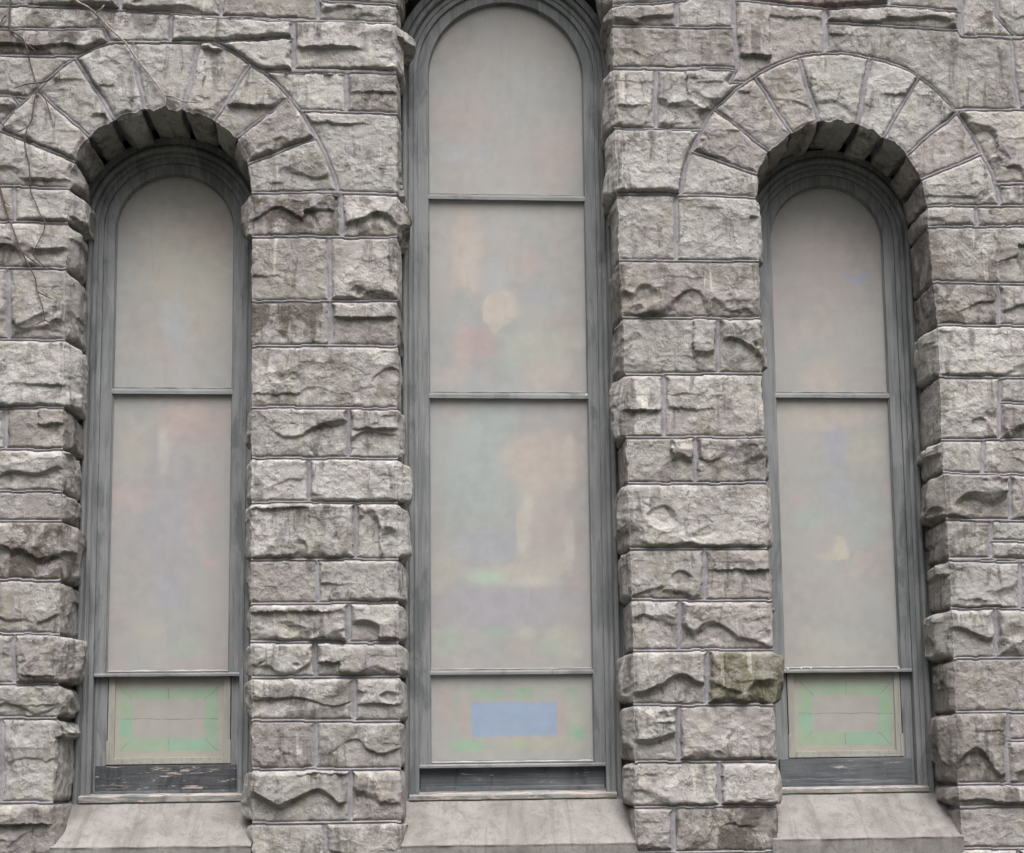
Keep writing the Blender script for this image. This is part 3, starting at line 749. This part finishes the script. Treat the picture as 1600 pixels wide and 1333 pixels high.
BLOBS = dict(
 L=[('e',BU,.6,300,400,70,110,.5), ('p',(.66,.58,.50),.4,[(250,680),(262,660),(290,640),(310,635),(300,660),(272,690),(262,730),(252,720)]), ('p',(.55,.44,.42),.3,[(186,770),(215,765),(225,790),(205,800),(186,795)]), ('p',(.60,.48,.42),.35,[(292,800),(312,806),(322,850),(330,890),(318,880),(304,840)]), ('p',(.56,.58,.50),.35,[(186,690),(210,680),(228,710),(222,760),(190,770)]), ('p',(.44,.44,.52),.3,[(240,780),(285,775),(300,860),(290,930),(250,940),(236,860)]), ('e',PK,.5,330,360,60,30,.6), ('e',(.52,.60,.68),.7,268,500,18,34,.5), ('e',(.5,.55,.6),.5,285,545,14,60,.6),
    ('e',WH,.6,255,700,8,40,.5), ('e',PK,.6,310,660,50,35,.6), ('e',SK,.5,295,640,30,16,.5), ('e',PK,.5,200,770,40,20,.6), ('e',SK,.5,215,780,30,18,.6),
    ('e',PK,.5,320,785,30,30,.6), ('e',(.75,.42,.42),.7,328,880,10,8,.6), ('e',SK,.4,300,820,14,26,.6), ('e',VI,.5,265,930,30,22,.6), ('e',VI,.4,260,800,60,90,.7),
    ('e',GR,.4,290,1010,26,18,.6), ('e',BU,.5,235,985,24,18,.6), ('e',BU,.5,210,700,22,40,.6)],
 M=[('e',VI,.35,760,640,110,60,.8), ('e',(.55,.66,.80),.4,722,240,30,14,.7), ('e',PK,.35,700,190,60,30,.7), ('e',PK,.4,880,250,30,50,.7), ('e',GY,.6,830,150,60,60,.7),
    ('e',SK,.55,730,390,25,66,.45), ('e',(.46,.58,.64),.6,775,432,22,24,.5), ('e',WH,.35,735,420,14,44,.5), ('e',(.36,.44,.46),.7,722,485,24,34,.35),
    ('p',(.78,.66,.56),.75,[(752,482),(762,462),(778,453),(796,455),(808,470),(810,488),(798,504),(784,512),(773,522),(764,508),(754,500)]),
    ('e',SK,.45,780,478,22,20,.6), ('e',VI,.6,842,465,26,16,.6), ('e',GY,.5,860,480,44,34,.6), ('e',(.72,.44,.42),.5,830,410,14,18,.6),
    ('p',(.56,.34,.35),.65,[(733,508),(750,512),(768,520),(786,535),(788,552),(760,556),(735,560),(722,548),(720,522)]),
    ('e',(.72,.50,.48),.55,722,540,16,46,.5), ('e',SK,.5,700,590,26,16,.6), ('e',PK,.5,874,502,24,10,.6), ('e',(.36,.52,.46),.5,800,545,26,46,.6), ('e',(.72,.70,.5),.45,850,545,50,32,.6),
    ('e',SK,.45,850,590,40,24,.6), ('e',WH,.4,905,530,12,16,.6),
    ('e',(.42,.62,.58),.55,760,640,70,40,.7), ('e',PK,.45,712,645,24,20,.6), ('e',GY,.65,750,750,66,120,.5), ('e',(.40,.58,.55),.6,745,720,50,80,.6),
    ('e',(.40,.44,.58),.6,765,850,50,26,.4), ('e',SK,.65,850,720,62,46,.5), ('e',(.72,.56,.46),.55,830,740,28,34,.5), ('e',WH,.65,890,715,9,36,.5),
    ('p',(.66,.56,.49),.4,[(825,760),(850,745),(880,770),(895,840),(898,870),(880,895),(855,912),(820,920),(790,912),(770,895),(800,880),(812,850),(806,810)]),
    ('e',WH,.45,824,800,9,32,.6), ('e',WH,.35,818,850,9,24,.6), ('e',WH,.6,890,850,8,40,.5), ('e',(.50,.32,.32),.35,850,815,20,40,.6),
    ('p',(.62,.57,.46),.5,[(712,890),(760,886),(812,880),(870,868),(894,876),(880,898),(850,912),(810,922),(790,914),(760,916),(730,905)]),
    ('e',(.50,.80,.58),.8,762,902,28,10,.5), ('e',WH,.45,840,908,30,10,.6),
    ('e',(.40,.38,.48),.7,800,935,130,20,.4), ('e',VI,.5,770,960,80,22,.6), ('e',BU,.4,690,890,20,40,.6), ('e',GR,.5,700,1000,22,26,.6), ('e',GR,.5,775,985,22,14,.6), ('e',(.6,.72,.5),.5,820,990,16,10,.6), ('e',(.66,.75,.5),.45,880,1000,24,26,.6), ('e',(.5,.46,.5),.5,730,1035,70,14,.6), ('e',GR,.5,855,1010,16,12,.5), ('e',WH,.5,903,1022,6,6,.5),
    ('p',(.22,.42,.74),.95,[(736,1098),(870,1097),(871,1150),(737,1151)]),
    ('p',(.66,.56,.50),.35,[(768,715),(800,690),(850,680),(900,700),(905,760),(880,770),(850,745),(825,760),(800,740)]),
    ('p',(.72,.64,.52),.4,[(872,700),(885,690),(896,712),(900,745),(890,765),(884,740)]), ('p',(.52,.42,.42),.3,[(838,780),(868,770),(890,800),(896,850),(870,870),(835,860),(826,820)]),
    ('p',(.74,.66,.52),.45,[(806,800),(822,780),(836,768),(842,775),(828,800),(822,840),(818,865),(808,855)]), ('p',(.42,.50,.50),.35,[(700,700),(760,690),(800,745),(808,800),(800,868),(740,880),(700,870),(694,790)]),
    ('p',(.36,.38,.50),.3,[(735,835),(806,832),(806,868),(735,872)]), ('p',(.44,.40,.48),.35,[(676,930),(740,916),(800,924),(870,918),(926,930),(926,975),(676,985)]),
    ('p',(.50,.56,.46),.3,[(676,985),(720,975),(740,1000),(720,1040),(676,1040)]), ('p',(.60,.64,.52),.35,[(812,985),(832,980),(828,996),(815,998)]), ('p',(.62,.64,.54),.35,[(898,1018),(908,1016),(912,1028),(900,1030)]),
    ('p',(.60,.50,.46),.35,[(684,640),(715,630),(742,660),(720,675),(700,662)]), ('p',(.66,.58,.52),.4,[(828,590),(850,570),(885,560),(900,580),(870,600),(840,612)]),
    ('p',(.44,.46,.40),.6,[(680,1062),(930,1062),(930,1188),(680,1188)]), ('p',(.38,.46,.36),.45,[(700,1074),(905,1074),(905,1172),(700,1172)]), ('p',(.50,.42,.39),.45,[(720,1091),(887,1091),(887,1157),(720,1157)]), ('p',(.22,.42,.74),.95,[(736,1098),(870,1097),(871,1150),(737,1151)]),
    ('p',(.20,.56,.26),.7,[(806,1076),(832,1074),(832,1092),(806,1093)]), ('e',(.2,.58,.25),.7,765,1085,26,8,.5), ('e',(.14,.62,.25),.8,730,1166,26,9,.4), ('e',(.3,.6,.25),.7,815,1163,16,7,.5), ('e',(.12,.64,.28),.85,903,1147,11,12,.5), ('e',(.2,.5,.25),.6,895,1085,10,8,.5),
    ('e',(.62,.32,.30),.45,727,1120,7,30,.5), ('e',(.62,.32,.30),.45,877,1120,7,30,.5), ('e',(.66,.54,.36),.45,850,1160,60,12,.6), ('e',PK,.4,695,1100,14,40,.6), ('e',(.6,.65,.45),.5,900,1115,14,24,.6)],
 R=[('e',PK,.4,1290,420,90,60,.7), ('p',(.66,.56,.46),.35,[(1232,650),(1270,640),(1290,655),(1330,650),(1310,672),(1260,676)]), ('p',(.40,.40,.56),.35,[(1296,675),(1312,668),(1318,700),(1330,790),(1310,800),(1300,740)]), ('p',(.42,.54,.46),.35,[(1240,798),(1285,792),(1290,822),(1250,828)]), ('p',(.52,.56,.46),.3,[(1350,690),(1382,680),(1384,760),(1358,770)]), ('p',(.34,.44,.72),.6,[(1312,424),(1330,430),(1337,434),(1346,428),(1362,424),(1352,440),(1338,446),(1326,436)]),
    ('e',(.70,.50,.46),.4,1260,520,40,20,.6), ('e',SK,.5,1280,590,30,30,.6), ('e',SK,.5,1300,650,70,20,.5), ('e',BU,.5,1240,655,20,20,.6),
    ('e',(.38,.38,.66),.65,1306,695,18,26,.5), ('e',(.4,.42,.6),.5,1312,775,22,30,.6), ('e',(.38,.58,.48),.6,1265,808,24,16,.5), ('e',(.35,.55,.52),.5,1360,810,30,40,.6), ('e',GY,.5,1300,760,70,90,.8),
    ('p',(.78,.70,.48),.65,[(1275,868),(1300,862),(1308,835),(1318,840),(1328,862),(1326,873),(1285,876)]),
    ('p',(.70,.52,.46),.4,[(1335,860),(1368,866),(1368,876),(1350,895),(1330,903),(1318,898),(1340,884),(1332,868)]),
    ('e',(.66,.64,.46),.5,1350,700,30,26,.6), ('e',PK,.5,1245,783,14,7,.5), ('e',(.6,.62,.46),.4,1290,1010,60,30,.7)])
def green_panel(cx0, cx1, cy0, cy1, iy0, iy1, ix0, ix1):
    G = (.20,.54,.23); G2 = (.13,.57,.30); G3 = (.24,.53,.23); D = (.05,.06,.05)
    o = [(cx0,cy0),(cx1,cy0),(cx1,cy1),(cx0,cy1)]; i = [(ix0,iy0),(ix1,iy0),(ix1,iy1),(ix0,iy1)]
    mx, my = (ix0+ix1)/2, (iy0+iy1)/2
    r = [('p',(.46,.42,.30),.8,[(cx0-30,cy0-20),(cx1+30,cy0-20),(cx1+30,cy1+30),(cx0-30,cy1+30)]),
         ('p',G3,.75,[o[0],((cx0+mx)/2,cy0),((cx0+mx)/2,iy0),i[0]]), ('p',G,.85,[((cx0+mx)/2,cy0),(mx,cy0),(mx,iy0),((cx0+mx)/2,iy0)]),
         ('p',G3,.8,[(mx,cy0),((cx1+mx)/2,cy0),((cx1+mx)/2,iy0),(mx,iy0)]), ('p',G,.85,[((cx1+mx)/2,cy0),o[1],i[1],((cx1+mx)/2,iy0)]),
         ('p',(.24,.53,.24),.85,[o[0],i[0],(ix0,my),(cx0,my)]), ('p',G2,.9,[(cx0,my),(ix0,my),(ix0,(my+iy1)/2+12),(cx0,(my+iy1)/2+12)]),
         ('p',G3,.8,[(cx0,(my+iy1)/2+12),(ix0,(my+iy1)/2+12),i[3],o[3]]),
         ('p',G,.85,[o[1],i[1],(ix1,my),(cx1,my)]), ('p',(.20,.55,.27),.85,[(cx1,my),(ix1,my),i[2],o[2]]),
         ('p',G3,.8,[o[3],i[3],(mx,iy1),(mx,cy1)]), ('p',(.18,.56,.31),.9,[(mx,cy1),(mx,iy1),i[2],o[2]]),
         ('p',(.43,.41,.36),.9,i)]
    for (a, b) in ((o[0],i[0]),(o[1],i[1]),(o[2],i[2]),(o[3],i[3]),((mx,cy0),(mx,iy0)),((mx,cy1),(mx,iy1)),((cx0,my),(cx1,my))):
        dx, dy = b[0]-a[0], b[1]-a[1]; L = math.hypot(dx, dy); nx_, ny_ = -dy/L*.65, dx/L*.65
        r.append(('p',D,.7,[(a[0]+nx_,a[1]+ny_),(b[0]+nx_,b[1]+ny_),(b[0]-nx_,b[1]-ny_),(a[0]-nx_,a[1]-ny_)]))
    return r

def hbar(name, cx, hw, zlo, zhi, yf, yb, m, parent, chamfer_top=.0, jag=0.):
    """a glazing bar: front face, sloped upper shoulder, underside"""
    n = 60; X = np.linspace(cx-hw, cx+hw, n)
    j = jag*fbm(X*14, X*0+1, 77, 3); jj = jag*.3*fbm(X*9, X*0+8, 71, 3)
    prof = [(yb, zlo), (yf, zlo+.001), (yf-.001, (zlo+zhi)/2), (yf+.001, zhi-chamfer_top), (yb, zhi)]
    rows = [np.stack([X, np.full(n, y)+(jj if 0 < k < 4 else 0), z+(j if k >= 3 else jj)], 1) for k, (y, z) in enumerate(prof)]
    Vv = np.array(rows); a, b = Vv.shape[:2]; ix = np.arange(a*b).reshape(a, b)
    q = np.stack([ix[:-1, :-1], ix[:-1, 1:], ix[1:, 1:], ix[1:, :-1]], -1).reshape(-1, 4)
    return npmesh(name, Vv.reshape(-1, 3), q, m, parent, False)

def window(key, gl, gr_, gy_, apex, sash_b, munt, label, hopper=None):
    d = GLZ
    cx = (wx(gl, gy_, d)+wx(gr_, gy_, d))/2; g = (wx(gr_, gy_, d)-wx(gl, gy_, d))/2
    cpx = (gl+gr_)/2
    zap = wz(cpx, apex, d); zcn = zap-g
    zsb = wz(cpx, sash_b, d-.018)                    # underside of the storm sash
    zw = dict(L=wz(250, 1241, .22), M=wz(800, 1239, .22), R=wz(1330, 1229, .22))[key]   # top of the timber sill
    zs = dict(L=wz(250, 1256, .20), M=wz(800, 1251, .20), R=wz(1330, 1241, .20))[key]   # back of the stone sill
    root = setp(empty('arched_window', (float(cx), .2, float(zs))), label, 'window', 'round-arched stained glass windows in the stone wall', 'thing')
    # casing
    prof = [(.046,.292),(.046,.236),(.0485,.234),(.062,.2335),(.0635,.2375),(.0675,.2375),(.069,.2325),(.083,.231),(.0845,.236),(.088,.236),(.0895,.226)]
    prof += half_round(.090, .112, .224, .012)+[(.113,.232),(.120,.232),(.122,.222),(.150,.222),(.151,.30)]
    sweep('casing', cx, g, zcn, zs+.002, prof, M_WOOD, root)
    # storm sash
    zstile = zsb
    sp_ = [(-.003,.266),(-.003,.257),(.0,.2535),(.0015,.2465),(.0455,.2455),(.0458,.29)]
    sash = sweep('sash', cx, g, zcn, zstile, sp_, M_WOOD, root)
    # glazing bars and the panes between them
    zb_ = [wz(cpx, (a+b)/2, d-.01) for a, b in munt]
    for (nx_, ny_) in dict(L=[], M=[(916,617)], R=[(1231,1045),(1252,1044),(1267,1044),(1404,1044)])[key]:
        p_ = P(nx_, ny_, d-.022); boxm('nail_head', [(p_[0]-.0036, p_[0]+.0036, d-.0238, d-.0205, p_[2]-.0036, p_[2]+.0036)], M_NAIL, sash, .0012)
    levels = [zsb+.022]+sorted(zb_)+[zap-.0006]
    for a, b in munt:
        zh, zl = wz(cpx, a, d-.012), wz(cpx, b, d-.012)
        mb = hbar('glazing_bar', cx, g+.001, zl, zh, d-.014, d, M_MUNT, sash, .003, .0015)
        hbar('putty_line', cx, g+.0008, zh-.0005, zh+.0048, d-.004, d, M_PUTTY, mb, .003, .003) if False else None
        pl = hbar('putty_line', cx, g-.0008, zh-.0004, zh+.0060, d-.0055, d+.001, M_PUTTY, sash, .004, .0016)
    br = hbar('bottom_rail', cx, g+.0455, zsb, zsb+.0185, d-.021, d+.03, M_MUNT if key != 'M' else M_MUNT, sash, .004, .0006)
    hbar('putty_line', cx, g-.001, zsb+.018, zsb+.0275, d-.006, d+.001, M_PUTTY, sash, .007, .0022)
    lv = levels
    for a, b in zip(lv[:-1], lv[1:]):
        arch_sheet('pane', cx, g+.001, zcn, a+.0015, b-.0015, d, M_PANE, sash)
    # stained glass behind
    arch_sheet('stained_glass', cx, g+.02, zcn, zw+.01 if key == 'M' else zsb+.012, zcn+g+.012, d+.012, M_STAIN, root, .0055, painter((.45,.43,.41), BLOBS[key]))
    # reveal behind the sash, then lower light or bottom board
    fx0, fx1 = cx-g-.0455, cx+g+.0455
    if hopper:
        hx0, hx1, hy0, hy1 = hopper['frame']; dd = .262
        a, b = wx(hx0, hy1, dd), wx(hx1, hy1, dd); zl, zh = wz((hx0+hx1)/2, hy1, dd), zsb+.03
        hp = boxm('hopper_light', [(a, a+.012, dd, dd+.03, zl, zl+.095), (a+.004, a+.030, dd+.004, dd+.03, zl, zh), (b-.012, b, dd, dd+.03, zl, zl+.095),
                                   (b-.030, b-.004, dd+.004, dd+.03, zl, zh), (a+.03, b-.03, dd-.0015, dd+.03, zl, zl+.011), (a+.03, b-.03, dd+.004, dd+.03, zl+.011, zl+.026)], M_HOPPER, root, .0012)
        pn = arch_sheet('pane', (a+b)/2, (b-a)/2-.030, 99, zl+.026, zh, dd+.008, M_PANE, hp)
        arch_sheet('stained_glass', (a+b)/2, (b-a)/2-.02, 99, zl+.01, zh+.02, dd+.018, M_STAIN, hp, .0024, painter((.46,.42,.34), green_panel(*hopper['panel'])))
        boxm('jamb_lining', [(fx0, a+.0005, .268, .32, zw, zh)], M_WOOD, root, .002)
        boxm('jamb_lining', [(b-.0005, fx1, .268, .32, zw, zh)], M_WOOD, root, .002)
        boxm('bottom_board', [(fx0+.012, fx1-.012, .254, .28, zw+.001, zl-.004)], M_RAILL if key == 'L' else M_RAIL, root, .003)
        boxm('plinth_strip', [(fx0+.006, fx1-.006, .247, .253, zw+.001, zw+.014)], M_RAIL, root, .002)
    else:
        boxm('bottom_board', [(fx0+.001, fx1-.001, .272, .30, zw-.004, zsb+.03)], M_RAIL, root, .003)
        boxm('plinth_strip', [(fx0+.004, fx1-.004, .262, .271, zw+.001, zw+.028)], M_RAIL, root, .002)
    # timber sill
    n = 70; X = np.linspace(cx-g-.085, cx+g+.085, n)
    z_f = zs+.0045
    prof = [(.285, zw+.006), (.246, zw+.002), (.212, zw-.004), (.206, zw-.008), (.207, z_f+.003), (.212, z_f), (.29, z_f-.002)]
    rows = [np.stack([X, y+.0012*fbm(X*15, X*0+k, 3, 3), z+.0010*fbm(X*12, X*0+k*.6, 9, 3)], 1) for k, (y, z) in enumerate(prof)]
    Vv = np.array(rows); a_, b_ = Vv.shape[:2]; ix = np.arange(a_*b_).reshape(a_, b_)
    q = np.stack([ix[:-1, :-1], ix[1:, :-1], ix[1:, 1:], ix[:-1, 1:]], -1).reshape(-1, 4)
    npmesh('wooden_sill', Vv.reshape(-1, 3), q, M_SILLW, root, False)
    # stone sill: weathered slope, front face, ends built into the wall
    fr = dict(L=((78,1325),(392,1322)), M=((627,1322),(996,1317)), R=((1207,1312),(1506,1307)))[key]
    xa, za = wx(*fr[0], -.012), wz(*fr[0], -.012); xb, zb2 = wx(*fr[1], -.012), wz(*fr[1], -.012)
    back0, back1 = zs+.001, zs+.001
    nu, nv = 200, 70; uu = np.linspace(0, 1, nu); prof = []
    ys = np.linspace(.30, -.012, nv)
    Vr = []
    for y in ys:
        t = (.30-y)/.312
        x_ = xa+(xb-xa)*uu
        zfront = za+(zb2-za)*uu
        zback = zs+(.30-.21)*((zs-zfront)/.222)
        z_ = zback+(zfront-zback)*t
        z_ = z_+.0016*fbm(x_*9, x_*0+y*9, 51, 4)+.0012*noise(x_*5, x_*0+y*9, 53)
        Vr.append(np.stack([x_, np.full(nu, y), z_], 1))
    lipz = Vr[-1][:, 2].copy(); x_ = Vr[-1][:, 0]
    ragged = .003*fbm(x_*16, x_*0, 57, 4)-.004*sm(.35, .6, noise(x_*6, x_*0, 58))
    Vr[-1][:, 1] += ragged*.8; Vr[-1][:, 2] += ragged*.6
    for k, dz in enumerate((.004, .012, .03, .05, .08, .12)):
        Vr.append(np.stack([x_, np.full(nu, -.012)+.002+ragged*(.6 if k == 0 else .2)+.002*fbm(x_*10, x_*0+dz*30, 59, 3), lipz-dz], 1))
    Vr.append(np.stack([x_, np.full(nu, .05), lipz-.12], 1))
    Vv = np.array(Vr); a_, b_ = Vv.shape[:2]; ix = np.arange(a_*b_).reshape(a_, b_)
    q = np.stack([ix[:-1, :-1], ix[1:, :-1], ix[1:, 1:], ix[:-1, 1:]], -1).reshape(-1, 4)
    nq = len(q); v1 = dict(L=.35, M=.75, R=.9)[key]
    npmesh('stone_sill', Vv.reshape(-1, 3), q, M_SILLS, root, True, None, dict(r1=np.full(nq, v1), r2=np.full(nq, .4), moss=np.zeros(nq), iron=np.zeros(nq)))
    return root

def sill_mat():
    m, t, b = mat('smooth_sill_stone'); N = NB(t); p = N.pos()
    c = N.mix(N.ramp(N.noise(p, 6, 6, .65, .5), .35, .65), (.170, .156, .147), (.232, .218, .205))
    c = N.mix(N.ramp(N.noise(N.map(p, (1, 1, 1)), 14, 7, .7, .6), .52, .64, 0, .6), c, (.135, .12, .11))
    c = N.mix(N.ramp(N.noise(p, 9, 5, .6), .58, .75, 0, .5), c, (.255, .235, .212))
    c = N.mix(N.ramp(N.noise(N.map(p, (1, .12, .12)), 17, 6, .7, .3), .50, .62, 0, .45), c, (.115, .105, .098))
    c = N.mix(N.ramp(N.noise(p, 35, 8, .75, .5), .55, .62, 0, .4), c, (.10, .092, .085))
    c = N.mix(1.0, c, N.ramp(N.noise(p, 240, 4, .7), .3, .7, .86, 1.12), 'MULTIPLY')
    N.l(c, b.inputs['Base Color']); b.inputs['Roughness'].default_value = .9; b.inputs['Specular IOR Level'].default_value = .2
    N.bump(N.noise(p, 90, 7, .7), .5, .003, b)
    return m
M_SILLS = sill_mat()

window('L', 176, 363, 650, 275, 1057, [(606, 616)], 'narrow arched window at the left with a green-bordered lower light and peeling dark bottom rail',
       dict(frame=(165,360,1062,1194), panel=(187,341,1074,1174,1093,1154,207,320)))
window('M', 671, 919, 650, 8, 1199, [(304, 313), (613, 623), (1046, 1054)], 'tall wide middle window with a blue rectangle in its lowest pane')
window('R', 1212, 1389, 650, 293, 1051, [(613, 622)], 'narrow arched window beside the mossy green block, small blue wedge in its top pane',
       dict(frame=(1233,1413,1062,1183), panel=(1248,1394,1065,1164,1086,1143,1270,1373)))

# ------------------------------------------------------------------ bare climbing stems
M_TWIG = flat_mat('bare_twig_bark', (.085, .058, .052), .9, .35, 90)
M_TWIG2 = flat_mat('pale_twig_bark', (.27, .235, .20), .9, .3, 90)
def tube(pts, r0, r1_, m, name, parent=None, seg=7):
    W = []
    for k, (x, y) in enumerate(pts):
        p = P(x, y); i_, j_ = hsample(np.array([p[0]]), np.array([p[2]]))
        hh = float(HT[max(j_[0]-6, 0):j_[0]+7, max(i_[0]-6, 0):i_[0]+7].max())
        W.append(Vector(P(x, y, -hh-r0-.006)))
    # catmull-rom
    out = []
    for k in range(len(W)-1):
        p0 = W[max(k-1, 0)]; p1 = W[k]; p2 = W[k+1]; p3 = W[min(k+2, len(W)-1)]
        for t in np.linspace(0, 1, 6, endpoint=False):
            out.append(.5*((2*p1)+(p2-p0)*t+(2*p0-5*p1+4*p2-p3)*t*t+(3*p1-p0-3*p2+p3)*t**3))
    out.append(W[-1])
    Vv = []; n = len(out)
    for k, p in enumerate(out):
        d = (out[min(k+1, n-1)]-out[max(k-1, 0)]).normalized(); a = d.cross(Vector((0, 1, 0))).normalized(); b = d.cross(a)
        r = (r0+(r1_-r0)*k/n)*(1+.25*math.sin(k*2.1)*(k % 3 == 0))
        for s in range(seg):
            an = 2*math.pi*s/seg; Vv.append(p+a*math.cos(an)*r+b*math.sin(an)*r)
    q = [(k*seg+s, k*seg+(s+1) % seg, (k+1)*seg+(s+1) % seg, (k+1)*seg+s) for k in range(n-1) for s in range(seg)]
    return npmesh(name, [tuple(v) for v in Vv], q, m, parent)
def creeper(label, main, shoots, m, r):
    o = tube(main, r, r*.5, m, 'bare_creeper_stem')
    setp(o, label, 'creeper', 'leafless creeper stems on the upper left of the wall', 'thing')
    for s in shoots: tube(s, r*.7, r*.4, m, 'shoot', o)
    return o
creeper('pale bare stem slanting down onto the left arch from the top edge', [(104,-24),(118,0),(135,10),(150,22),(172,45),(195,66),(212,90),(228,110),(243,130),(257,149)],
        [[(257,149),(259,158),(257,166)], [(257,149),(270,151),(285,158),(308,160)], [(150,20),(158,14),(163,8)]], M_TWIG2, .0052)
creeper('long reddish bare stem crossing the leftmost voussoirs and hanging down the left pier', [(16,-20),(16,0),(15,42),(24,52),(35,60),(42,75),(46,95),(50,110),(55,125),(60,138),(72,158),(80,185)],
        [[(60,138),(53,160),(50,185),(41,205),(39,228),(45,255),(47,280),(48,300),(55,315),(62,333),(70,347),(68,362),(60,378),(52,396),(60,408),(75,418),(97,421)],
         [(35,62),(46,72),(56,80)], [(58,130),(72,127),(80,122),(88,115),(92,112),(93,124)], [(55,130),(40,132),(22,138)], [(10,24),(4,30),(0,42)]], M_TWIG, .0042)
creeper('thin dark bare stem forking over the left pier beside the narrow window', [(-14,240),(-2,285),(4,310),(12,335),(22,362),(33,392),(40,405),(46,418),(55,435),(58,455),(66,478),(70,500)],
        [[(33,392),(48,405),(62,415),(72,420)], [(58,455),(70,462),(84,468)], [(70,500),(80,505),(90,512)], [(70,500),(62,504),(56,508)], [(4,310),(10,318),(16,322)]], M_TWIG, .0040)
creeper('short bare stem looping off the left edge below the topmost joint', [(-20,175),(-4,186),(6,197),(14,204),(28,206),(42,199)], [[(14,204),(20,212),(24,220)]], M_TWIG, .0034)

# ------------------------------------------------------------------ ground
def sheet(name, xa, xb, ya, yb, z, m):
    return npmesh(name, [(xa,ya,z),(xb,ya,z),(xb,yb,z),(xa,yb,z)], [(0,1,2,3)], m, None, False)
M_GRASS = flat_mat('dull_winter_lawn', (.035, .038, .026), .95, .3, 8)
setp(sheet('ground', -150, 150, -200, 60, 0.0, M_GRASS), kind='structure')
